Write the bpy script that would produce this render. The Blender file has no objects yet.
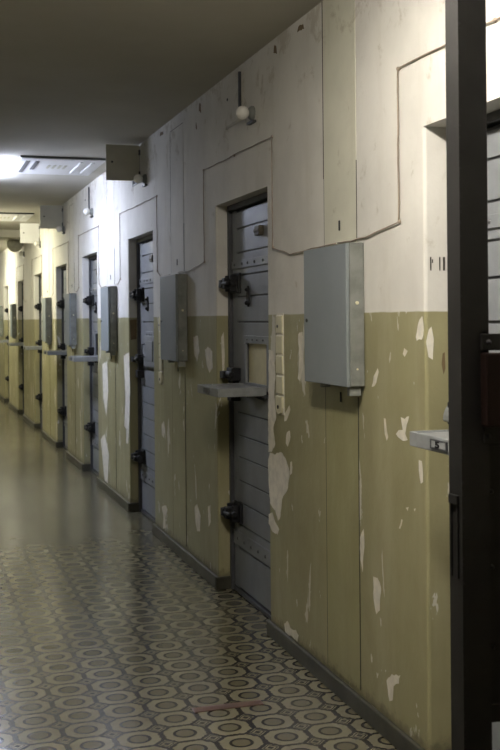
import bpy, bmesh, math, random
from mathutils import Vector, Matrix
random.seed(7)
S = bpy.context.scene
COL = S.collection
R = math.radians

# ------------------------------------------------------------------ camera, world, exposure
cam_d = bpy.data.cameras.new('camera')
cam = bpy.data.objects.new('camera', cam_d)
COL.objects.link(cam)
S.camera = cam
cam_d.sensor_fit = 'HORIZONTAL'
cam_d.sensor_width = 36.0
cam_d.lens = 1070.0 / 500.0 * 36.0
cam_d.shift_y = -56.0 / 500.0
cam.location = (0, 0, 1.5)
YAW = math.atan(337.0 / 1070.0)
cam.rotation_mode = 'QUATERNION'
cam.rotation_quaternion = (Matrix.Rotation(-YAW, 3, 'Z') @ Matrix.Rotation(R(90), 3, 'X')
                           @ Matrix.Rotation(R(-0.49), 3, 'Z')).to_quaternion()
cam_d.clip_start = 0.05
cam_d.dof.use_dof = True
cam_d.dof.focus_distance = 4.2
cam_d.dof.aperture_fstop = 14.0

w = bpy.data.worlds.new('world')
S.world = w
w.use_nodes = True
w.node_tree.nodes['Background'].inputs[0].default_value = (0.55, 0.56, 0.6, 1)
w.node_tree.nodes['Background'].inputs[1].default_value = 0.02
S.view_settings.view_transform = 'Standard'
S.view_settings.look = 'None'
S.view_settings.gamma = 1.0
S.view_settings.use_curve_mapping = False
S.view_settings.exposure = 0.08

# corridor numbers (metres): x across, y along the corridor, z up
W = 1.610            # face of the cell wall
LEFT = -1.05         # face of the left wall
Y0, Y1 = -1.6, 27.0
CEIL = 2.80
PAINT = 1.52
TOP = 2.13           # soffit of the door recesses
LEAFX = 1.697        # face of the door leaves
DOORS = [3.19, 5.73, 8.27, 10.66, 12.72, 15.10, 17.55, 20.2, 22.7]   # far side of each recess
DW = 0.90            # recess width

# ------------------------------------------------------------------ helpers
class MB:
    def __init__(s): s.v = []; s.f = []; s.m = []
    def box(s, x0, x1, y0, y1, z0, z1, m=0):
        i = len(s.v)
        s.v += [(x0,y0,z0),(x1,y0,z0),(x1,y1,z0),(x0,y1,z0),(x0,y0,z1),(x1,y0,z1),(x1,y1,z1),(x0,y1,z1)]
        for q in ((0,3,2,1),(4,5,6,7),(0,1,5,4),(1,2,6,5),(2,3,7,6),(3,0,4,7)):
            s.f.append([i+k for k in q]); s.m.append(m)
        return s
    def poly(s, pts, m=0):
        i = len(s.v); s.v += [tuple(p) for p in pts]
        s.f.append(list(range(i, i+len(pts)))); s.m.append(m)
        return s
    def prism(s, pts, axis, a, b, m=0):
        """pts: 2-D outline; extruded along axis from a to b"""
        def P(p, t):
            return {'x': (t, p[0], p[1]), 'y': (p[0], t, p[1]), 'z': (p[0], p[1], t)}[axis]
        i = len(s.v); n = len(pts)
        s.v += [P(p, a) for p in pts] + [P(p, b) for p in pts]
        s.f.append([i+k for k in range(n)][::-1]); s.m.append(m)
        s.f.append([i+n+k for k in range(n)]); s.m.append(m)
        for k in range(n):
            s.f.append([i+k, i+(k+1)%n, i+n+(k+1)%n, i+n+k]); s.m.append(m)
        return s
    def cyl(s, c, axis, r, a, b, n=16, r2=None, m=0):
        r2 = r if r2 is None else r2
        i = len(s.v)
        def P(ca, sa, rr, t):
            return {'x': (t, c[0]+rr*ca, c[1]+rr*sa), 'y': (c[0]+rr*ca, t, c[1]+rr*sa), 'z': (c[0]+rr*ca, c[1]+rr*sa, t)}[axis]
        for (rr, t) in ((r, a), (r2, b)):
            for k in range(n):
                t_ = 2*math.pi*k/n; s.v.append(P(math.cos(t_), math.sin(t_), rr, t))
        s.f.append([i+k for k in range(n)][::-1]); s.m.append(m)
        s.f.append([i+n+k for k in range(n)]); s.m.append(m)
        for k in range(n):
            s.f.append([i+k, i+(k+1)%n, i+n+(k+1)%n, i+n+k]); s.m.append(m)
        return s
    def lathe(s, prof, base, axis='x', n=20, m=0):
        """prof: (t along axis, radius) pairs"""
        i = len(s.v)
        for (t, r) in prof:
            r = max(r, 0.0004)
            for k in range(n):
                a = 2*math.pi*k/n; ca, sa = r*math.cos(a), r*math.sin(a)
                d = {'x': (t, ca, sa), 'y': (ca, t, sa), 'z': (ca, sa, t)}[axis]
                s.v.append((base[0]+d[0], base[1]+d[1], base[2]+d[2]))
        for j in range(len(prof)-1):
            for k in range(n):
                s.f.append([i+j*n+k, i+j*n+(k+1)%n, i+(j+1)*n+(k+1)%n, i+(j+1)*n+k]); s.m.append(m)
        s.f.append([i+k for k in range(n)][::-1]); s.m.append(m)
        j = len(prof)-1
        s.f.append([i+j*n+k for k in range(n)]); s.m.append(m)
        return s
    def tube(s, pts, r, n=6, m=0):
        pts = [Vector(p) for p in pts]; i = len(s.v)
        for j, p in enumerate(pts):
            d = (pts[min(j+1, len(pts)-1)] - pts[max(j-1, 0)]).normalized()
            u = d.cross(Vector((1, 0, 0)))
            if u.length < .1: u = d.cross(Vector((0, 0, 1)))
            u.normalize(); v = d.cross(u)
            for k in range(n):
                a = 2*math.pi*k/n
                s.v.append(tuple(p + u*r*math.cos(a) + v*r*math.sin(a)))
        for j in range(len(pts)-1):
            for k in range(n):
                s.f.append([i+j*n+k, i+j*n+(k+1)%n, i+(j+1)*n+(k+1)%n, i+(j+1)*n+k]); s.m.append(m)
        s.f.append([i+k for k in range(n)]); s.m.append(m)
        s.f.append([i+(len(pts)-1)*n+k for k in range(n)]); s.m.append(m)
        return s
    def build(s, name, mats, parent=None, bevel=0, smooth=False, fix=True):
        me = bpy.data.meshes.new(name)
        me.from_pydata(s.v, [], s.f)
        if not isinstance(mats, (list, tuple)): mats = [mats]
        for mt in mats: me.materials.append(mt)
        for p, k in zip(me.polygons, s.m):
            p.material_index = k; p.use_smooth = smooth
        if fix:
            bm = bmesh.new(); bm.from_mesh(me)
            bmesh.ops.recalc_face_normals(bm, faces=bm.faces); bm.to_mesh(me); bm.free()
        o = bpy.data.objects.new(name, me); COL.objects.link(o)
        if parent: o.parent = parent
        if bevel:
            b = o.modifiers.new('bevel', 'BEVEL'); b.width = bevel; b.segments = 2; b.limit_method = 'ANGLE'; b.angle_limit = R(40)
        return o
    def split(s, name, mats, parent=None, **kw):
        """one object for each separate piece"""
        par = list(range(len(s.v)))
        def find(i):
            while par[i] != i: i = par[i]
            return i
        for f in s.f:
            for k in f[1:]: par[find(k)] = find(f[0])
        groups = {}
        for f, m in zip(s.f, s.m): groups.setdefault(find(f[0]), []).append((f, m))
        out = []
        for fs in groups.values():
            b = MB(); idx = {}
            for f, m in fs:
                b.f.append([idx.setdefault(k, len(idx)) for k in f]); b.m.append(m)
            b.v = [None]*len(idx)
            for k, j in idx.items(): b.v[j] = s.v[k]
            out.append(b.build(name, mats, parent, **kw))
        return out

def tag(o, label=None, cat=None, group=None, kind=None):
    if label: o['label'] = label
    if cat: o['category'] = cat
    if group: o['group'] = group
    if kind: o['kind'] = kind
    return o
def empty(name, loc):
    o = bpy.data.objects.new(name, None); COL.objects.link(o); o.location = loc
    o.empty_display_size = 0.1
    return o
def copy_tree(o, parent=None):
    c = o.copy(); COL.objects.link(c); c.parent = parent
    for ch in [x for x in bpy.data.objects if x.parent == o]: copy_tree(ch, c)
    return c

# ------------------------------------------------------------------ materials
class NT:
    def __init__(s, name):
        s.mat = bpy.data.materials.new(name); s.mat.use_nodes = True
        s.t = s.mat.node_tree; s.b = s.t.nodes['Principled BSDF']
        s.g = s.t.nodes.new('ShaderNodeNewGeometry').outputs['Position']
    def n(s, typ, **kw):
        nd = s.t.nodes.new(typ)
        for k, v in kw.items(): setattr(nd, k, v)
        return nd
    def L(s, a, b): s.t.links.new(a, b)
    def inp(s, sock, v):
        if isinstance(v, bpy.types.NodeSocket): s.L(v, sock)
        else: sock.default_value = v
    def math(s, op, a, b=0.0, c=0.0, clamp=False):
        nd = s.n('ShaderNodeMath', operation=op); nd.use_clamp = clamp
        s.inp(nd.inputs[0], a); s.inp(nd.inputs[1], b); s.inp(nd.inputs[2], c)
        return nd.outputs[0]
    def noise(s, scale, detail=4, rough=.55, stretch=(1,1,1), off=(0,0,0), dist=0):
        m = s.n('ShaderNodeMapping'); s.L(s.g, m.inputs[0]); m.inputs['Scale'].default_value = stretch; m.inputs['Location'].default_value = off
        nd = s.n('ShaderNodeTexNoise'); s.L(m.outputs[0], nd.inputs['Vector'])
        nd.inputs['Scale'].default_value = scale; nd.inputs['Detail'].default_value = detail
        nd.inputs['Roughness'].default_value = rough; nd.inputs['Distortion'].default_value = dist
        return nd.outputs['Fac']
    def step(s, v, a, b):
        nd = s.n('ShaderNodeMapRange', interpolation_type='SMOOTHSTEP'); s.inp(nd.inputs['Value'], v)
        nd.inputs['From Min'].default_value = a; nd.inputs['From Max'].default_value = b
        return nd.outputs[0]
    def mix(s, f, a, b):
        nd = s.n('ShaderNodeMix', data_type='RGBA'); s.inp(nd.inputs[0], f)
        for k, v in ((6, a), (7, b)):
            if isinstance(v, tuple): v = (*v, 1) if len(v) == 3 else v
            s.inp(nd.inputs[k], v)
        return nd.outputs[2]
    def bump(s, h, strength=.3, dist=.004):
        nd = s.n('ShaderNodeBump'); nd.inputs['Strength'].default_value = strength; nd.inputs['Distance'].default_value = dist
        s.L(h, nd.inputs['Height']); s.L(nd.outputs[0], s.b.inputs['Normal'])
    def done(s, col, rough=.5, metal=0, spec=.5):
        s.inp(s.b.inputs['Base Color'], (*col, 1) if isinstance(col, tuple) else col)
        s.inp(s.b.inputs['Roughness'], rough); s.inp(s.b.inputs['Metallic'], metal)
        s.inp(s.b.inputs['Specular IOR Level'], spec)
        return s.mat

WHITE = (.68, .66, .605)
OLIVE = (.315, .295, .165)

def wall_mat(name, upper=WHITE, lower=OLIVE, peel=True, rough_lo=.42):
    t = NT(name)
    sep = t.n('ShaderNodeSeparateXYZ'); t.L(t.g, sep.inputs[0])
    wob = t.noise(9, 2, off=(3,1,0))
    zz = t.math('ADD', sep.outputs['Z'], t.math('MULTIPLY', t.math('SUBTRACT', wob, .5), .006))
    up = t.step(zz, PAINT-.003, PAINT+.003)
    blotch = t.noise(2.2, 5, .6)
    streak = t.noise(5.0, 5, .62, stretch=(1, 1, .16), off=(0, 2, 0))
    fine = t.noise(26, 4, .6)
    grime = t.noise(1.1, 4, .6, stretch=(1, 1, .5), off=(7, 3, 2))
    u1 = t.mix(t.step(blotch, .35, .72), upper, tuple(c*.86 for c in upper))
    u1 = t.mix(t.math('MULTIPLY', t.step(streak, .52, .75), .35), u1, (upper[0]*.72, upper[1]*.69, upper[2]*.62))
    u1 = t.mix(t.math('MULTIPLY', t.step(fine, .6, .8), .25), u1, (upper[0]*.8, upper[1]*.77, upper[2]*.7))
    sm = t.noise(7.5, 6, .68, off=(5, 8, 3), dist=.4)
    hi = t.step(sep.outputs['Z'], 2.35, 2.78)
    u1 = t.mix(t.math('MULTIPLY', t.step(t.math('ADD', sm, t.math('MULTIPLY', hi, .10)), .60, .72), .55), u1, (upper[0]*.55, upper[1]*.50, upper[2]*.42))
    l1 = t.mix(t.step(blotch, .3, .7), lower, (lower[0]*.84, lower[1]*.83, lower[2]*.80))
    l1 = t.mix(t.math('MULTIPLY', t.step(streak, .48, .72), .6), l1, (lower[0]*1.22, lower[1]*1.2, lower[2]*1.35))
    l1 = t.mix(t.math('MULTIPLY', t.step(grime, .5, .75), .5), l1, (lower[0]*.62, lower[1]*.6, lower[2]*.62))
    if peel:
        p = t.noise(6.5, 6, .62, stretch=(1, 1, .34), off=(1, 5, 9), dist=.6)
        l1 = t.mix(t.step(p, .622, .632), l1, (.56, .54, .46))
        q = t.noise(15, 4, .6, stretch=(1, 1, .45), off=(9, 4, 2))
        l1 = t.mix(t.step(q, .69, .70), l1, (.58, .56, .48))
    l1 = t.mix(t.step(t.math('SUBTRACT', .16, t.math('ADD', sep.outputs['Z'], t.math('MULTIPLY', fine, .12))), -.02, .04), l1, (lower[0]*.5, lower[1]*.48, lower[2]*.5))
    col = t.mix(up, l1, u1)
    r = t.math('ADD', t.math('MULTIPLY', up, .4), rough_lo)
    h = t.math('ADD', t.math('MULTIPLY', blotch, 1.4), t.math('MULTIPLY', fine, .45))
    t.bump(h, .55, .006)
    return t.done(col, r, spec=.35)

M = {}
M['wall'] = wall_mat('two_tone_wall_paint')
M['cover'] = wall_mat('panel_paint', upper=(.62, .61, .50), lower=(.30, .285, .145), peel=False)

def simple(name, col, rough=.5, metal=0, var=.25, scale=14, bump=.0, spec=.5, chips=None):
    t = NT(name)
    a = t.noise(scale, 4, .6)
    c = t.mix(t.step(a, .35, .7), col, tuple(x*(1-var) for x in col))
    if chips:
        c = t.mix(t.step(t.noise(38, 4, .65, off=(4, 2, 1)), .69, .71), c, chips)
    if bump: t.bump(t.noise(60, 3), bump, .002)
    return t.done(c, rough, metal, spec)

M['patch'] = simple('bare_plaster', (.76, .72, .62), .85, var=.18, scale=20, bump=.3)
M['crack'] = simple('dark_crack', (.045, .04, .03), .9)
M['stain'] = simple('brown_stain', (.16, .11, .05), .8)
M['skirt'] = simple('skirting_paint', (.05, .048, .032), .5, var=.4, scale=8, chips=(.12, .11, .08), spec=.3)
M['leaf'] = simple('grey_door_paint', (.20, .212, .225), .5, var=.16, scale=7, bump=.08, chips=(.2, .2, .2))
M['frame'] = simple('dark_steel_frame', (.05, .052, .056), .5, var=.3)
M['black'] = simple('black_iron', (.010, .010, .011), .6, var=.3, spec=.3)
M['rivet'] = simple('rivet_steel', (.09, .09, .095), .5)
M['brass'] = simple('old_brass', (.06, .05, .028), .6)
M['box'] = simple('grey_box_enamel', (.20, .222, .228), .58, var=.07, scale=4, spec=.3)
M['box_side'] = simple('worn_box_enamel', (.21, .22, .20), .5, var=.35, scale=12)
M['cream'] = simple('cream_plastic', (.66, .62, .43), .4, var=.1)
M['cream_board'] = simple('cream_board', (.62, .57, .36), .5, var=.12)
M['hatch'] = simple('beige_hatch_paint', (.50, .48, .38), .5, var=.12, scale=6)
M['cable'] = simple('old_cable', (.33, .27, .21), .6, var=.3)
M['post'] = simple('charcoal_gate_paint', (.0125, .0118, .0108), .62, var=.3, scale=10, bump=.1, chips=(.004, .003, .003), spec=.14)
M['lock'] = simple('brown_lock_case', (.008, .004, .003), .6, spec=.08)
M['ledge'] = simple('worn_grey_shelf', (.24, .25, .25), .42, var=.25, scale=12, chips=(.5, .5, .48))
M['dark'] = simple('dark_void', (.01, .01, .01), .9)
M['vent'] = simple('vent_white', (.66, .66, .66), .45, var=.04)
M['slot'] = simple('vent_slot', (.10, .10, .10), .6)
M['disc'] = simple('disc_enamel', (.50, .49, .40), .45)
M['wood'] = simple('brown_strip', (.10, .055, .04), .45, var=.3)
M['housing'] = simple('lamp_housing', (.7, .7, .7), .4)

t = NT('ceiling_paint')
bl = t.noise(1.3, 4, .55)
t.bump(t.noise(18, 3), .15, .003)
M['left'] = wall_mat('left_wall_paint', upper=(.25, .24, .21), lower=(.12, .112, .06), peel=False)  # left and rear walls are unseen; paint darkened to cut bounced light
M['ceil'] = t.done(t.mix(t.step(bl, .35, .7), (.50, .48, .42), (.45, .43, .37)), .8, spec=.25)

t = NT('opal_glass')
M['globe'] = t.done((.82, .80, .74), .18)
t.b.inputs['Subsurface Weight'].default_value = 0.0

def emit(name, col, st):
    m = bpy.data.materials.new(name); m.use_nodes = True
    b = m.node_tree.nodes['Principled BSDF']
    b.inputs['Base Color'].default_value = (.8, .8, .8, 1)
    b.inputs['Emission Color'].default_value = (*col, 1); b.inputs['Emission Strength'].default_value = st
    return m

# patterned floor: rows of notched octagon rings round ovals with small diamonds between
t = NT('patterned_linoleum')
sep = t.n('ShaderNodeSeparateXYZ'); t.L(t.g, sep.inputs[0])
DX, DY, X0, YY0 = .1684, .1490, .592, 3.925
def cell(sock, o, d):
    f = t.math('FRACT', t.math('DIVIDE', t.math('SUBTRACT', sock, o - d/2 - 400*d), d))
    return t.math('MULTIPLY', t.math('SUBTRACT', f, .5), d)
px, py = cell(sep.outputs['X'], X0, DX), cell(sep.outputs['Y'], YY0, DY)
ax, ay = t.math('ABSOLUTE', px), t.math('ABSOLUTE', py)
r = t.math('SQRT', t.math('ADD', t.math('POWER', t.math('DIVIDE', ax, .0385), 2), t.math('POWER', t.math('DIVIDE', ay, .036), 2)))
oct_ = t.math('MAXIMUM', t.math('MAXIMUM', t.math('DIVIDE', ax, .0805), t.math('DIVIDE', ay, .0735)),
              t.math('DIVIDE', t.math('ADD', ax, ay), .1150))
cx = t.math('SUBTRACT', DX/2, ax); cy = t.math('SUBTRACT', DY/2, ay)
dia = t.math('ADD', t.math('DIVIDE', cx, .027), t.math('DIVIDE', cy, .027))
def band(v, c, wd):   # 1 inside |v-c|<wd
    return t.math('SUBTRACT', 1, t.step(t.math('ABSOLUTE', t.math('SUBTRACT', v, c)), wd*.7, wd*1.2))
LIGHT, MID, DARK = (.172, .158, .102), (.108, .096, .058), (.016, .012, .008)
c = t.mix(t.math('SUBTRACT', 1, t.step(r, .97, 1.03)), LIGHT, MID)
outer = t.step(oct_, .98, 1.02)
c = t.mix(outer, c, (.160, .146, .094))
c = t.mix(t.math('SUBTRACT', 1, t.step(dia, .45, .55)), c, (.06, .052, .032))
wv = t.noise(60, 2)
oct_ = t.math('ADD', oct_, t.math('MULTIPLY', t.math('SUBTRACT', t.noise(75, 1, off=(2, 3, 0)), .5), .16))
c = t.mix(band(t.math('ADD', r, t.math('MULTIPLY', t.math('SUBTRACT', wv, .5), .1)), 1.0, .15), c, DARK)
c = t.mix(band(oct_, 1.0, .085), c, DARK)
c = t.mix(band(dia, .95, .12), c, DARK)
c = t.mix(t.math('MULTIPLY', t.step(t.noise(1.4, 5, .6), .42, .75), .4), c, (.075, .068, .046))
c = t.mix(t.math('MULTIPLY', t.step(t.noise(30, 4, .7), .5, .8), .3), c, (.045, .04, .026))
rg = t.math('ADD', .15, t.math('MULTIPLY', t.noise(3.0, 3, .5, stretch=(1.6, .5, 1)), .12))
t.bump(t.math('ADD', t.noise(1.8, 1, .4), t.math('MULTIPLY', t.noise(70, 3), .02)), .12, .008)
M['floor'] = t.done(c, rg, spec=.42)

# ------------------------------------------------------------------ lights: the corridor's own fluorescent fittings
def fitting(y0, y1, x0, x1, col, strength, label, drop=0.0):
    n = (x0+x1)/2
    root = empty('ceiling_lamp', (n, (y0+y1)/2, CEIL-drop))
    if drop:
        for k in (-1, 1): MB().cyl((k*(x1-x0)*.3, 0), 'z', .006, -.002, drop-.001, 8).build('stem', M['housing'], root)
    tag(root, label, 'ceiling lamp', 'fluorescent fittings along the ceiling')
    hx, hy = (x1-x0)/2, (y1-y0)/2
    h = MB().box(-hx, hx, -hy, hy, -.03, -.001)
    h.build('housing', M['housing'], root)
    for k in (-1, 1):
        if hx > hy: MB().box(k*(hx-.015)-.012, k*(hx-.015)+.012, -hy*.8, hy*.8, -.11, -.03).build('tube_holder', M['housing'], root)
        else: MB().box(-hx*.8, hx*.8, k*(hy-.015)-.012, k*(hy-.015)+.012, -.11, -.03).build('tube_holder', M['housing'], root)
    em = emit('tube_light', col, strength)
    for k in (-1, 1):
        if hx > hy: MB().cyl((k*hy*.5, -.085), 'x', .016, -hx+.03, hx-.03, 12).build('fluorescent_tube', em, root, smooth=True)
        else: MB().cyl((k*hx*.5, -.085), 'y', .016, -hy+.03, hy-.03, 12).build('fluorescent_tube', em, root, smooth=True)
    return root
fitting(1.6, 2.8, .50, .67, (1.0, .935, .84), 235, 'ceiling tube lamp nearest the barred gate')
fitting(8.65, 9.95, .38, .54, (.70, .77, 1.0), 185, 'cool white tube lamp left of the nearer ceiling vent panel', .04)
fitting(13.0, 14.3, .34, .50, (1.0, .95, .70), 185, 'yellowish tube lamp left of the farther ceiling vent panel', .06)
fitting(18.2, 19.5, .34, .50, (1.0, .96, .74), 250, 'yellowish tube lamp beyond the ceiling beam')
fitting(23.2, 24.5, .34, .50, (1.0, .96, .74), 200, 'yellowish tube lamp at the far end of the corridor')

# ------------------------------------------------------------------ the setting
BACK = 1.95
o = MB().box(LEFT-.2, BACK, Y0, Y1, -.1, 0).build('floor', M['floor']); tag(o, kind='structure')
o = MB().box(LEFT-.2, BACK, Y0, Y1, CEIL, CEIL+.1).build('ceiling', M['ceil']); tag(o, kind='structure')
o = MB().box(LEFT-.2, LEFT, Y0, Y1, 0, CEIL).build('wall_left', M['left']); tag(o, kind='structure')
o = MB().box(LEFT-.2, BACK, Y0-.1, Y0, 0, CEIL).build('wall_rear', M['left']); tag(o, kind='structure')
o = MB().box(LEFT-.2, BACK, Y1, Y1+.1, 0, CEIL).build('wall_end', M['wall']); tag(o, kind='structure')
o = MB().box(LEFT, LEFT+.02, Y0, Y1, 0, .075).build('baseboard_left', M['skirt'], bevel=.006); tag(o, kind='structure')
o = MB().box(LEFT, W, 15.55, 15.95, CEIL-.11, CEIL).build('trim_1', M['ceil'], bevel=.008); tag(o, kind='structure')

PATCHES = [
    [(4.813,0.865),(4.747,0.864),(4.65,0.888),(4.579,0.857),(4.535,0.81),(4.557,0.737),(4.641,0.671),(4.665,0.589),(4.703,0.562),(4.739,0.603),(4.815,0.625),(4.836,0.733),(4.837,0.832)],
    [(4.84,0.568),(4.781,0.587),(4.744,0.551),(4.685,0.525),(4.708,0.497),(4.784,0.495),(4.841,0.524)],
    [(4.819,1.352),(4.75,1.354),(4.722,1.245),(4.74,1.135),(4.713,1.04),(4.759,0.988),(4.731,0.917),(4.785,0.872),(4.836,0.866)],
    [(4.53,1.111),(4.517,1.094),(4.574,1.038),(4.603,1.032),(4.595,1.068)],
    [(4.407,1.431),(4.354,1.443),(4.351,1.296),(4.385,1.225),(4.418,1.237),(4.396,1.329)],
    [(4.569,0.984),(4.526,0.998),(4.52,0.969),(4.556,0.922),(4.584,0.933)],
    [(4.523,0.858),(4.502,0.863),(4.503,0.81),(4.531,0.797)],
    [(3.569,1.318),(3.56,1.304),(3.597,1.251),(3.624,1.246),(3.605,1.287)],
    [(3.347,1.396),(3.32,1.386),(3.344,1.365),(3.359,1.375)],
    [(3.38,1.156),(3.348,1.152),(3.313,1.165),(3.333,1.133),(3.345,1.101),(3.326,1.082),(3.365,1.075),(3.421,1.093),(3.396,1.109),(3.364,1.113),(3.376,1.143)],
    [(3.52,1.141),(3.503,1.139),(3.483,1.076),(3.496,1.061),(3.513,1.084)],
    [(3.244,1.024),(3.221,1.023),(3.215,0.954),(3.23,0.946),(3.244,0.99)],
    [(3.382,0.802),(3.371,0.801),(3.391,0.766),(3.403,0.767)],
    [(3.231,1.492),(3.209,1.505),(3.199,1.459),(3.214,1.426),(3.251,1.422),(3.258,1.435)],
    [(3.346,0.847),(3.323,0.854),(3.331,0.839)],
    [(3.284,0.853),(3.269,0.859),(3.277,0.845)],
    [(3.625,0.548),(3.585,0.551),(3.555,0.521),(3.568,0.438),(3.6,0.414),(3.622,0.465)],
    [(4.628,0.105),(4.579,0.13),(4.544,0.108),(4.468,0.119),(4.434,0.105),(4.452,0.071),(4.533,0.077),(4.605,0.057)],
    [(3.516,0.199),(3.471,0.237),(3.399,0.256),(3.414,0.221),(3.457,0.197),(3.466,0.145),(3.492,0.133),(3.506,0.171)],
    [(3.744,0.668),(3.71,0.708),(3.703,0.643),(3.722,0.54),(3.742,0.585)],
    [(5.982,1.326),(5.915,1.345),(5.826,1.321),(5.816,1.228),(5.881,1.195),(5.945,1.24)],
    [(6.244,1.397),(6.143,1.405),(6.105,1.314),(6.163,1.25),(6.233,1.293)],
    [(7.132,0.787),(7.058,0.814),(7.024,0.746),(7.08,0.7),(7.125,0.716)],
    [(7.154,0.221),(7.025,0.255),(6.973,0.231),(7.046,0.168),(7.031,0.101),(7.122,0.08),(7.101,0.169)],
    [(6.25,0.371),(6.192,0.398),(6.11,0.341),(6.127,0.249),(6.197,0.232),(6.238,0.3)],
    [(5.945,0.421),(5.892,0.44),(5.883,0.346),(5.936,0.309)],
    [(8.485,1.216),(8.258,1.246),(8.235,0.955),(8.284,0.67),(8.34,0.523),(8.415,0.519),(8.384,0.637),(8.485,0.651),(8.424,0.872)],
    [(9.487,1.106),(9.239,1.141),(9.191,0.897),(9.293,0.655),(9.44,0.802)],
    [(9.459,0.427),(9.24,0.497),(9.042,0.344),(9.113,0.078),(9.261,0.083)],
    [(6.291,0.312),(6.2,0.405),(6.129,0.34),(6.122,0.187),(6.198,0.11),(6.27,0.174)],
    [(5.887,0.293),(5.842,0.304),(5.855,0.24),(5.889,0.236)],
    [(5.972,0.112),(5.903,0.15),(5.848,0.123),(5.86,0.088),(5.939,0.08)],
]

# the cell wall: piers, band above the recesses, bare-plaster scars and cracks in the paint
mb = MB()
edges = []
lo = Y0
for yf in DOORS:
    edges.append((lo, yf-DW)); lo = yf
edges.append((lo, Y1))
PANELS = [(3.75, 4.08), (6.46, 6.80), (8.86, 9.20), (11.20, 11.50), (13.35, 13.65)]
def pier(a, b):
    c = .010
    pts = [(BACK, a), (W+c, a), (W+c*.3, a+c*.3), (W, a+c), (W, b-c), (W+c*.3, b-c*.3), (W+c, b), (BACK, b)]
    mb.prism(pts, 'z', 0, TOP)
for a, b in edges: pier(a, b)
mb.box(W, BACK, Y0, Y1, TOP, CEIL)
def mark(pts, m, off=.0012):
    mb.poly([(W-off, y, z) for y, z in pts], m)
def rough_poly(pts):
    out = []
    n = len(pts)
    for i in range(n):
        a, b = Vector(pts[i]), Vector(pts[(i+1) % n])
        L = (b-a).length; k = max(1, int(L/.018))
        d = (b-a).orthogonal().normalized() if L > 0 else Vector((0, 0))
        for j in range(k):
            p = a.lerp(b, j/k)
            if j: p = p + d*random.uniform(-.0045, .0045)
            out.append((p.x, p.y))
    return out
for p in PATCHES[:-3]:
    for q0, q1 in PANELS:
        lo_, hi_ = min(y for y, z in p), max(y for y, z in p)
        if lo_ < q1 and hi_ > q0: p = [(y + q1 + .015 - lo_, z) for y, z in p]
    mark(rough_poly(p), 1)
# scars on the farther piers
for a, b in edges[4:]:
    for k in range(5):
        y = random.uniform(a+.1, b-.15)
        if any(p-.14 < y < q+.02 for p, q in PANELS): y = a+.08
        z = random.uniform(.1, 1.3); h = random.uniform(.08, .4); ww = random.uniform(.03, .10)
        mark(rough_poly([(y, z), (y+ww*.6, z+h*.2), (y+ww, z+h*.7), (y+ww*.5, z+h), (y+ww*.1, z+h*.6)]), 1)
# scars on the reveals facing the camera
def reveal(i, pts, m):
    mb.poly([(x, DOORS[i]-.0012, z) for x, z in pts], m)
reveal(1, [(1.635,1.40),(1.65,1.43),(1.655,1.30),(1.648,1.15),(1.64,1.22)], 1)
reveal(2, [(1.618,1.50),(1.672,1.505),(1.67,1.35),(1.625,1.345)], 2)
reveal(0, [(1.622,1.46),(1.632,1.47),(1.64,1.43),(1.636,1.36),(1.62,1.37),(1.612,1.42)], 1)
reveal(0, [(1.672,1.38),(1.68,1.385),(1.682,1.33),(1.675,1.31),(1.668,1.345)], 2)
reveal(0, [(1.629,1.70),(1.634,1.70),(1.634,1.655),(1.629,1.655)], 3)
reveal(0, [(1.636,1.692),(1.640,1.692),(1.640,1.68),(1.636,1.68)], 3)
reveal(0, [(1.662,1.70),(1.667,1.70),(1.667,1.655),(1.662,1.655)], 3)
reveal(0, [(1.676,1.70),(1.684,1.70),(1.684,1.655),(1.676,1.655)], 3)
# ceiling-edge damage
for (y, z, ww, h) in ((4.66, 2.72, .05, .05), (4.30, 2.74, .09, .03), (6.02, 2.70, .05, .07), (6.12, 2.62, .03, .05), (7.0, 2.74, .12, .03)):
    mark(rough_poly([(y, z), (y+ww, z+h*.3), (y+ww*.8, z+h), (y+.01, z+h*.8)]), 2)
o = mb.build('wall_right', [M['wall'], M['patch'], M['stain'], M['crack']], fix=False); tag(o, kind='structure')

mb = MB()
for a, b in edges:
    t_, h_ = .020, .070
    a2, b2 = a, b
    pts = [(W+.08, a2-t_), (W-.006, a2-t_), (W-t_*.8, a2-t_*.6), (W-t_, a2), (W-t_, b2), (W-t_*.8, b2+t_*.6), (W-.006, b2+t_), (W+.08, b2+t_), (W+.08, b2), (W, b2), (W, a2), (W+.08, a2)]
    mb.prism(pts, 'z', 0, h_)
o = mb.build('baseboard_right', M['skirt'], bevel=.006); tag(o, kind='structure')

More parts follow.
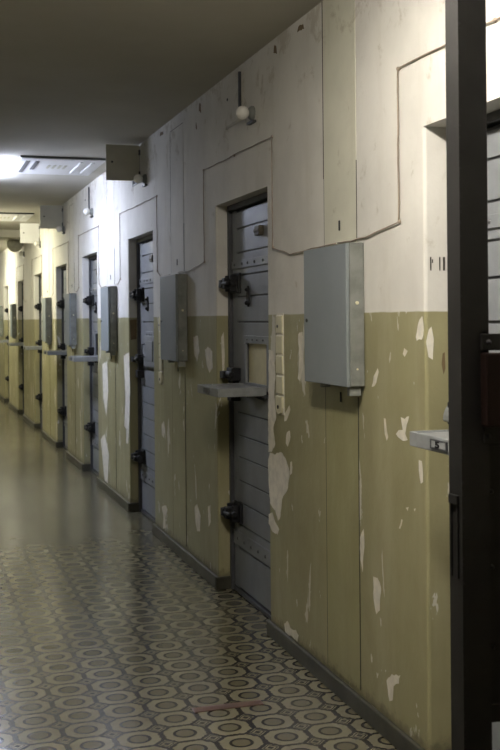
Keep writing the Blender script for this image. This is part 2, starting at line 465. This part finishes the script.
# ------------------------------------------------------------------ cell doors (each one stands in its recess; origin at the far foot)
def rivets(mb, ys, z, r=.008, x=-.004):
    for y in ys:
        mb.lathe([(0, r), (-.003, r*.9), (-.006, r*.4)], (x, y, z), 'x', 8)
LINES = [.03, .25, .378, .50, .62, .748, .866, .991, 1.12, 1.484, 1.622, 1.738, 1.86, 1.992, 2.085]
HY0, HY1, HZ0, HZ1 = -.645, -.295, 1.165, 1.372
def make_door(open_flap, number=None, board=None):
    r = empty('cell_door', (0, 0, 0))
    dx = .0
    # steel frame lining the recess
    f = MB().box(.0-.022, .03, -.028, 0, 0, TOP).box(-.022, .03, -DW, -DW+.028, 0, TOP).box(-.022, .03, -DW+.028, -.028, TOP-.03, TOP)
    f.box(-.01, .12, -DW+.028, -.028, 0, .022)
    f.build('frame', M['frame'], r, bevel=.003)
    # leaf: horizontal boards between two stiles, hole where the food hatch is
    L = MB()
    L.box(.006, .045, -.870, -.030, .025, HZ0-.02)
    L.box(.006, .045, -.870, -.030, HZ1+.02, 2.09)
    L.box(.006, .045, -.870, HY0-.02, HZ0-.02, HZ1+.02); L.box(.006, .045, HY1+.02, -.030, HZ0-.02, HZ1+.02)
    L.build('leaf', M['frame'], r, bevel=.002)  # core coloured dark so the gaps between boards read as shadow
    MB().box(-.001, .02, -.115, -.030, .025, 2.095).build('stile', M['leaf'], r, bevel=.002)
    MB().box(-.001, .02, -.870, -.800, .025, 2.095).build('stile', M['leaf'], r, bevel=.002)
    Bd = MB()
    g = .0045
    for z0, z1 in zip(LINES[:-1], LINES[1:]):
        if z1 <= HZ0 or z0 >= HZ1+.03: Bd.box(-.002, .006, -.798, -.117, z0+g, z1-g)
        else:
            Bd.box(-.002, .006, -.798, HY0-.03, z0+g, z1-g); Bd.box(-.002, .006, HY1+.03, -.117, z0+g, z1-g)
            if z1 > HZ1+.05: Bd.box(-.002, .006, HY0-.03, HY1+.03, HZ1+.04, z1-g)
    Bd.build('board_facing', M['leaf'], r, bevel=.0015)
    s_ = MB().box(-.010, -.002, -.86, -.04, 1.775, 1.818).build('rivet_strap', M['leaf'], r, bevel=.0015)
    k = MB(); rivets(k, [-.10, -.24, -.34, -.46, -.60, -.74], 1.797, x=-.010); k.split('rivet', M['rivet'], s_)
    s_ = MB().box(-.010, -.002, -.86, -.04, .262, .338).build('rivet_strap', M['leaf'], r, bevel=.0015)
    k = MB(); rivets(k, [-.12, -.24, -.36, -.48, -.60, -.72], .30, .009, x=-.010); k.split('rivet', M['rivet'], s_)
    # hatch surround
    hf = MB().box(-.012, 0, HY0-.03, HY1+.03, HZ1, HZ1+.04).box(-.012, 0, HY0-.03, HY0, HZ0-.03, HZ1).box(-.012, 0, HY1, HY1+.03, HZ0-.03, HZ1)
    hf.box(-.012, 0, HY0, HY1, HZ0-.03, HZ0)
    rim = hf.build('hatch_frame', M['leaf'], r, bevel=.0015)
    k = MB(); rivets(k, [-.60, -.50, -.42, -.33], HZ1+.02, .006, x=-.012); k.split('rivet', M['rivet'], rim)
    bx_ = .012 if board is M['cream_board'] else .040
    MB().box(bx_, bx_+.012, HY0-.018, HY1+.018, HZ0-.018, HZ1+.018).build('hatch_back', board or M['dark'], r)  # dark back sheets stand in for the unlit cell; cream board excepted
    if open_flap:
        fl = MB().box(-.265, -.014, HY0-.005, HY1+.035, 1.120, 1.152)
        fl.box(-.268, -.262, HY0-.008, HY1+.038, 1.114, 1.158)
        fl.box(-.262, -.014, HY0-.008, HY0-.002, 1.114, 1.158)
        fl.box(-.262, -.014, HY1+.032, HY1+.038, 1.114, 1.158)
        flap = fl.build('hatch_flap', M['ledge'], r, bevel=.0025)
        pl = MB().box(-.272, -.268, -.50, -.405, 1.124, 1.150)
        pl.box(-.274, -.272, -.502, -.403, 1.147, 1.151).box(-.274, -.272, -.502, -.403, 1.123, 1.127)
        pl.box(-.274, -.272, -.502, -.497, 1.127, 1.147).box(-.274, -.272, -.408, -.403, 1.127, 1.147)
        plate = pl.build('number_plate', [M['rivet']] if not number else [M['frame']], flap)
        if number:
            MB().box(-.2735, -.272, -.494, -.411, 1.128, 1.1465).build('plate_face', M['ledge'], flap)
            cu = bpy.data.curves.new('door_number', 'FONT'); cu.body = number; cu.size = .026; cu.extrude = .0006; cu.offset = .0006
            tmp = bpy.data.objects.new('tmp', cu); COL.objects.link(tmp)
            dg = bpy.context.evaluated_depsgraph_get(); me = bpy.data.meshes.new_from_object(tmp.evaluated_get(dg))
            bpy.data.objects.remove(tmp)
            # text faces -x, reads towards -y ... +x of the text runs to -y
            mat = Matrix(((0, 0, -1, -.2745), (-2.3, 0, 0, -.4330), (0, 1, 0, 1.1285), (0, 0, 0, 1)))
            me.transform(mat); me.materials.clear(); me.materials.append(M['black'])
            no = bpy.data.objects.new('door_number', me); COL.objects.link(no); no.parent = flap
        if number: flap.location.x = -.030
        br = MB().prism([(-.014, 1.118), (-.09, 1.118), (-.014, 1.085)], 'y', HY0+.03, HY0+.05)
        br.prism([(-.014, 1.118), (-.09, 1.118), (-.014, 1.085)], 'y', HY1-.05, HY1-.03)
        br.cyl((-.022, 1.112), 'y', .009, HY0-.02, HY1+.02, 10)
        br.build('hatch_hinge', M['frame'], r)
    else:
        fl = MB().box(-.030, -.012, HY0-.012, HY1+.012, HZ0-.012, HZ1+.008)
        fl.box(-.036, -.030, HY0+.03, HY1-.03, HZ0+.03, HZ1-.03)
        flap = fl.build('hatch_flap', M['leaf'], r, bevel=.002)
        MB().tube([(-.030, -.35, 1.32), (-.055, -.35, 1.315), (-.058, -.35, 1.27), (-.055, -.35, 1.225), (-.030, -.35, 1.22)], .006, 8).build('handle', M['rivet'], flap, smooth=True)
    # mid latch: black case on the stile with its striker
    lt = MB().box(-.055, -.001, -.175, -.075, 1.165, 1.235).box(-.055, -.001, -.165, -.085, 1.055, 1.112)
    lt.box(-.040, -.001, -.140, -.100, 1.10, 1.17)
    if not number: lt.box(-.078, -.030, -.095, -.020, 1.175, 1.215)
    lt.cyl((-.055-.0, 1.2), 'y', .016, -.185, -.06 if not number else -.12, 12)
    if number: lt.box(-.062, -.002, -.105, -.050, 1.150, 1.225)
    lt.build('hatch_latch', M['black'], r, bevel=.005)
    if number:
        arc = [(-.030-.044*math.cos(R(t)), 1.165+.060*math.sin(R(t))) for t in range(0, 91, 15)]
        MB().prism(arc + [(x*.90-.003, z-.005) for x, z in arc[::-1]], 'y', -.112, -.045).build('latch_guard', M['ledge'], r)
    # two slide bolts sticking out past the stile
    for z in (() if number else (1.695, .445)):
        b = MB().box(-.020, -.001, -.195, -.060, z-.055, z+.055)
        b.box(-.060, -.020, -.180, -.165, z-.045, z+.045); b.box(-.060, -.020, -.090, -.075, z-.045, z+.045)
        b.box(-.085, -.020, -.150, -.100, z-.030, z+.030)
        b = b.build('slide_bolt', M['black'], r, bevel=.005)
        k = MB().cyl((-.050, z), 'y', .016, -.205, -.010, 14).box(-.092, -.060, -.105, -.060, z-.022, z+.020)
        k.cyl((-.080, z), 'y', .010, -.20, -.07, 10)
        k.build('bolt_bar', M['black'], b, bevel=.004)
    # swinging keyhole cover
    kc = MB().lathe([(0, .022), (-.006, .020), (-.008, .012)], (-.002, -.335, 1.592), 'x', 16)
    kc.prism([(-.357, 1.585), (-.349, 1.66), (-.335, 1.676), (-.321, 1.66), (-.313, 1.585), (-.335, 1.565)], 'x', -.012, -.002)
    kc.lathe([(0, .010), (-.012, .009), (-.018, .004)], (-.008, -.335, 1.655), 'x', 12)
    kc.lathe([(0, .012), (-.014, .011), (-.018, .005)], (-.008, -.333, 1.585), 'x', 12)
    kc.build('keyhole_cover', M['black'], r)
    st = MB().box(-.030, -.002, -.595, -.520, 1.925, 1.975).cyl((-.018, 1.95), 'y', .017, -.60, -.515, 12)
    st.build('brass_block', M['brass'], r, bevel=.004)  # small brown block of unidentified use
    return r

protos = {'num': make_door(True, '5', M['lock']), 'open_board': make_door(True, None, M['cream_board']),
          'shut': make_door(False), 'open': make_door(True)}
kinds = ['num', 'open_board', 'shut'] + ['open']*6
dlabels = [
 'nearest grey boarded cell door, half hidden behind the dark gate post, numbered hatch shelf',
 'grey cell door with food hatch folded down as a shelf, cream board behind the opening',
 'third grey cell door, its food hatch shut, brown stain on the reveal beside it',
 'bluish lit grey cell door with hatch shelf, straight below the ceiling vent panel',
 'grey cell door with hatch shelf between the wall boxes, fifth from the gate',
 'sixth cell door from the gate, narrow view with hatch shelf sticking out',
 'seventh cell door from the gate, seen as a thin dark slit',
 'eighth cell door from the gate, second slit from the left edge',
 'farthest cell door, at the left edge of the view']
used = set()
for i, (yf, kd, lb) in enumerate(zip(DOORS, kinds, dlabels)):
    d = protos[kd] if kd not in used else copy_tree(protos[kd])
    used.add(kd)
    d.location = (LEAFX + (.025 if i == 0 else 0), yf, 0)
    d.name = 'cell_door' if i == 0 else 'cell_door.%03d' % i
    tag(d, lb, 'door', 'cell doors along the corridor')

# ------------------------------------------------------------------ full-height cover panels on the piers, boxes over them
def cover(y0, y1, label, mat=None, z9=2.72):
    m = MB().box(W-.003, W-.0002, y0, y1, .085, z9)
    o = m.build('cover_panel', mat or M['wall']); o['label'] = label
    for a, b, z0, z1 in ((y1, y1+.010, 2.07, z9), (y1, y1+.005, .09, 2.07), (y0-.003, y0, .09, 1.20), (y0-.0015, y0, 1.8, 2.1), (y0, y1, z9, z9+.004)):
        MB().box(W-.0028, W-.0004, a, b, z0, z1).build('joint', M['crack'], o)
    for z in (1.865, 1.19):
        MB().box(W-.007, W-.003, (y0+y1)/2-.006, (y0+y1)/2+.006, z-.020, z+.020).build('screw_slot', M['black'], o, bevel=.003)
    tag(o, label, 'panel', 'full-height cover panels between the doors')
    return o
cover(3.75, 4.08, 'painted floor-to-ceiling cover panel behind the nearest grey box', M['cover'], CEIL-.002)
cover(6.46, 6.80, 'painted floor-to-ceiling cover panel behind the box left of the open-hatch door')
cover(8.86, 9.20, 'brightly lit cover panel under the nearer ceiling vent, behind a box')
cover(11.20, 11.50, 'yellow-lit cover panel behind the fourth wall box')
cover(13.35, 13.65, 'yellow-lit cover panel behind the fifth wall box')

def make_box(width):
    r = empty('electrical_box', (0, 0, 0))
    h = .537
    MB().box(-.058, 0, 0, width, 0, h).build('body', M['box_side'], r, bevel=.003)
    d = MB().box(-.074, -.060, -.001, width+.001, -.002, h-.004).build('door', M['box'], r, bevel=.0025)
    MB().cyl((width-.035, h*.46), 'x', .007, -.078, -.074, 12).build('lock', M['black'], d)
    MB().cyl((-.030, h*.58), 'y', .007, -.005, 0, 10).cyl((-.030, h*.12), 'y', .004, -.003, 0, 8).split('plug', M['cream'], r)
    MB().box(-.055, -.010, .015, .04, -.035, 0).box(-.05, -.01, width*.72, width*.72+.012, -.02, 0).split('conduit_stub', M['box_side'], r)
    return r
bproto = make_box(.46)
blabels = ['large grey metal wall box nearest the gate', 'grey metal wall box left of the open-hatch cell door',
 'bright wall box between the shut-hatch door and the bluish door', 'wall box beyond the bluish door, fourth from the gate',
 'fifth wall box from the gate in yellow light', 'sixth wall box from the gate, small in the distance', 'last wall box, at the left edge of the view']
for i, (y, sc, lb) in enumerate(zip([3.680, 6.38, 8.75, 11.05, 13.12, 17.78, 20.45], [.97, .93, .80, .75, .75, .75, .75], blabels)):
    b = bproto if i == 0 else copy_tree(bproto)
    b.location = (W-.0035, y, 1.245); b.scale = (1, sc, 1)
    tag(b, lb, 'wall box', 'grey wall boxes between the doors')

# cables that climb round each recess
def cable(yn, yf, ya, yb, label, sag=.0):
    x = W-.006
    z0, z1 = 1.832, 2.35
    def run(a, b, n=6, amp=.006):
        return [(x - random.uniform(0, .002), a[0]+(b[0]-a[0])*k/n + random.uniform(-amp, amp)*.3, a[1]+(b[1]-a[1])*k/n + random.uniform(-amp, amp)*.6) for k in range(n)]
    pts = run((ya, 1.797), (ya+(yn-ya)*.70, 1.790), 6)+run((ya+(yn-ya)*.70, 1.790), (yn, z0), 3) + run((yn, z0), (yn, z1), 8) + run((yn, z1), (yf, z1+.01), 12) + run((yf, z1+.01), (yf, z0), 8)
    if yb: pts += run((yf, z0), (yf+(yb-yf)*.5, 1.797), 3) + run((yf+(yb-yf)*.5, 1.797), (yb, 1.797), 4)
    pts.append((x, yb or yf, 1.797 if yb else z0))
    o = MB().tube(pts, .0031, 6).build('cable', M['cable'], smooth=True)
    m = MB()
    for (y, z) in ((yn, z0), (yn, z1), (yf, z1+.01), (yf, z0), ((yn+yf)/2, z1+.005)):
        m.lathe([(0, .008), (-.006, .007), (-.009, .003)], (x+.004, y, z), 'x', 8)
    m.split('cable_clip', M['cable'], o)
    tag(o, label, 'cable', 'cables looped round the cell doors')
    m = None
    return o
cl = ['thin cable climbing round the nearest doorway from the big grey box', 'thin cable looped round the open-hatch door between two grey boxes',
 'thin cable looped round the shut-hatch door', 'cable looped round the bluish lit door', 'cable looped round the fifth door', 'cable looped round the sixth door', 'cable looped round the seventh door']
ends = [(2.08, 3.37, 1.9, 3.93), (4.73, 5.96, 3.95, 6.60), (7.20, 8.58, 6.82, 8.78), (9.62, 10.85, 9.22, 11.08), (11.6, 12.93, 11.52, 13.15), (14.1, 15.3, 13.67, None), (16.5, 17.70, 16.1, 17.80)]
for (a, b, c, d), lb in zip(ends, cl): cable(a, b, c, d, lb)

# globe lamps above the doors
def make_globe():
    r = empty('wall_lamp', (0, 0, 0))
    MB().lathe([(0, .036), (-.010, .036), (-.020, .030), (-.026, .022)], (0, 0, 0), 'x', 20).build('base', M['box_side'], r, smooth=False)
    prof = [(-.020-.034+.034*math.cos(a)*1.0 - .0, .034*math.sin(a)) for a in [R(12+12*k) for k in range(15)]]
    prof = [(-.056+.034*math.cos(R(a)), .034*math.sin(R(a))) for a in range(20, 181, 10)]
    MB().lathe(prof, (0, 0, 0), 'x', 24).build('globe', M['globe'], r, smooth=True)
    MB().box(-.02, 0, -.05, .05, -.052, -.040).build('bracket', M['frame'], r)
    return r
gp = make_globe()
gl = ['small white globe lamp above the open-hatch door', 'small white globe lamp under the first swung-open high hatch', 'globe lamp above the bluish lit door',
      'globe lamp under the second swung-open high hatch', 'globe lamp under the third, pale swung-open high hatch', 'farthest globe lamp, beside the round bell']
for i, (y, lb) in enumerate(zip([5.03, 7.58, 9.98, 11.95, 14.25, 16.4], gl)):
    g = gp if i == 0 else copy_tree(gp)
    g.location = (W, y, 2.515); tag(g, lb, 'wall lamp', 'globe lamps above the doors')

# little high hatches beside each globe: shut or swung open
def make_hatch(open_, mat, w_=.255):
    r = empty('wall_hatch', (0, 0, 0))
    fr = MB().box(-.006, -.0005, 0, .012, -.01, .26).box(-.006, -.0005, w_, w_+.012, -.01, .26).box(-.006, -.0005, .012, w_, .25, .26).box(-.006, -.0005, .012, w_, -.01, 0)
    fr.build('frame', M['wall'] if not open_ else M['box_side'], r)
    if open_:
        MB().box(-.004, -.0005, .012, w_, 0, .25).build('recess_shade', M['dark'], r)  # flat dark sheet on the wall face, painted as shade inside a recess
        d = MB().box(-w_, -.006, -.016, -.002, 0, .262).build('door', mat, r, bevel=.0025)
        MB().cyl((-w_+.045, .135), 'y', .008, -.019, -.016, 12).build('lock', M['black'], d)
        MB().box(-.014, -.001, -.022, .002, .03, .07).box(-.014, -.001, -.022, .002, .19, .23).split('hinge', M['frame'], r)
    else:
        d = MB().box(-.008, -.001, .014, w_-.002, .002, .248).build('door', M['wall'], r, bevel=.0015)
        MB().cyl((w_-.04, .14), 'x', .008, -.011, -.008, 12).build('lock', M['black'], d)
        MB().box(-.014, -.001, -.010, .004, .02, .24).split('hinge', M['frame'], r)
    return r
hs = [(5.235, False, None, 'shut white hatch high on the wall beside the nearest globe lamp'),
      (7.79, True, M['hatch'], 'beige hatch door swung open at the ceiling, nearest and largest of them'),
      (10.15, False, None, 'shut white hatch high above the bluish lit door'),
      (12.05, True, M['hatch'], 'grey hatch door swung open below the ceiling, second nearest'),
      (14.35, True, M['vent'], 'white hatch door swung open below the ceiling, farthest of them')]
for y, op, mt, lb in hs:
    h = make_hatch(op, mt); h.location = (W, y, 2.525)
    tag(h, lb, 'hatch', 'small hatches high on the wall')
# bell
r = empty('pale_disc', (W, 16.55, 2.66))  # unidentified pale round object; its form is made up
MB().box(-.10, 0, .0, .03, -.02, .02).build('bracket', M['frame'], r)
MB().lathe([(0, .05), (-.02, .105), (-.03, .118), (-.045, .105), (-.055, .06), (-.065, .05), (-.07, .02)], (-.13, 0, 0), 'y', 28).build('disc_body', M['disc'], r, smooth=True)
tag(r, 'round pale bell high on the wall near the left edge', 'disc')

# column of cream cover plates beside the open-hatch door
def plates(y, label):
    r = empty('plate_column', (W, y, 1.06))
    MB().box(-.003, -.0003, -.046, .046, 0, .465).build('backing', M['patch'], r)
    z = .455
    for k in range(5):
        m = MB()
        if k < 4: m.box(-.010, -.003, -.044, .044, z-.082, z)
        else: m.prism([(-.044, z), (.044, z), (.044, z-.05), (.030, z-.075), (0, z-.084), (-.030, z-.075), (-.044, z-.05)], 'x', -.014, -.003)
        p = m.build('cover_plate', M['cream'], r, bevel=.003)
        if k in (0, 4): MB().cyl((.004, z-.05), 'x', .007 if k == 0 else .009, -.017, -.014, 12).build('screw', M['black'] if k else M['rivet'], p)
        z -= .0925
    tag(r, label, 'wall plates', 'columns of cream plates beside the doors')
    return r
plates(4.645, 'column of five cream plates between the open-hatch door and the big grey box')
plates(7.12, 'column of cream plates right of the shut-hatch door')

# small flat frame-like moulding lines high on the piers (old cable channel)
def channel(y0, y1, z0, z1, label):
    m = MB().box(W-.006, W-.0004, y0, y0+.008, z0, z1).box(W-.006, W-.0004, y1, y0, z1-.008, z1)
    o = m.build('cable_channel', M['cable']); tag(o, label, 'cable', 'thin cable channels high on the piers')

# ceiling vent panels
def vent(x0, x1, y0, y1, label):
    r = empty('ceiling_vent', (x0, y0, CEIL))
    a, b = x1-x0, y1-y0
    MB().box(0, a, 0, b, -.022, -.001).build('panel', M['vent'], r, bevel=.004)
    MB().box(-.006, a+.006, -.012, 0, -.014, -.001).build('shadow_strip', M['slot'], r)  # solid dark strip stands in for the shadow along the near edge
    for k in range(2): MB().box(.05+.075*k, .085+.075*k, .12, b-.1 - .2*k, -.0245, -.022).build('grille_slot', M['slot'], r)
    for k in range(4): MB().box(.25+.045*k, .272+.045*k, .32, .52, -.0235, -.022).build('small_slot', M['disc'], r)
    for k in range(2): MB().box(a-.19+.09*k, a-.165+.09*k, .1, b-.2, -.030, -.022).build('glint_strip', M['vent'], r)  # raised white strips stand in for two bright reflections
    tag(r, label, 'ceiling vent', 'flat vent panels in the ceiling')
vent(.82, 1.49, 8.55, 9.45, 'nearer flat white ceiling vent panel with slots, beside the swung-open hatch')
vent(.74, 1.40, 13.1, 14.0, 'farther flat white ceiling vent panel in yellow light')

# brown strip lying on the floor
o = MB().box(1.01, 1.29, 3.955, 4.005, .0005, .004).build('floor_strip', M['wood'], bevel=.0015)
tag(o, 'short brown strip stuck on the patterned floor', 'floor strip')

# ------------------------------------------------------------------ barred gate standing open close to the camera
PX, PY = 1.091, 2.000
g = empty('corridor_gate', (PX, PY, 0))
m = MB().box(0, .066, 0, .056, .0, CEIL)
rr = random.Random(11)
for k in range(85):          # knocks along the arris, down to rusty metal
    z = rr.uniform(.2, 2.3); s = rr.uniform(.002, .008); q = rr.uniform(.0015, .0065)
    if rr.random() < .5: m.poly([(-.0004, 0, z), (-.0004, q, z+s*.3), (-.0004, q*.8, z+s), (-.0004, 0, z+s*1.2)], 1)
    m.poly([(0, -.0004, z), (q, -.0004, z+s*.4), (q*.7, -.0004, z+s), (0, -.0004, z+s*1.3)], 1)
for k in range(14):
    z = rr.uniform(1.0, 2.0); y = rr.uniform(.01, .05); s = rr.uniform(.001, .003)
    m.poly([(-.0004, y, z), (-.0004, y+s, z+s), (-.0004, y, z+2*s), (-.0004, y-s, z+s)], 1)
m.build('post', [M['post'], M['dark']], g, fix=False)
MB().box(.050, .060, -.0, .004, 1.29, 1.47).build('strike_strip', M['post'], g)
lc = MB().box(.044, .20, -.030, -.001, 1.27, 1.425).build('lock_case', M['lock'], g, bevel=.004)
pl = MB().box(.044, .20, -.010, -.001, 1.430, 1.465).box(.050, .20, -.006, -.001, 1.235, 1.27).split('lock_plate', M['post'], g, bevel=.002)[0]
m = MB(); 
for z in (1.447, 1.25): m.lathe([(0, .006), (-.004, .005), (-.006, .002)], (.060, -.010 if z > 1.4 else -.006, z), 'y', 10)
m.split('rivet', M['black'], pl)
MB().box(.060, .95, .012, .018, .68, 1.235).build('sheet_panel', M['post'], g)
m = MB()
for z in (1.13, .97, .80): m.lathe([(0, .006), (-.004, .005), (-.006, .002)], (.075, .012, z), 'y', 10)
m.split('rivet', M['black'], g)
MB().box(-.006, 0, .012, .050, 1.105, 1.125).box(-.004, 0, .014, .020, .95, 1.105).box(-.004, 0, .042, .048, .95, 1.105).build('strike_plate', M['post'], g, bevel=.001)
m = MB().box(.058, .95, .010, .046, .64, .68).box(.058, .95, .010, .046, 1.225, 1.245)
m.split('rail', M['post'], g, bevel=.002)
tag(g, 'dark steel gate with a tall square post close to the camera at the right edge', 'gate')
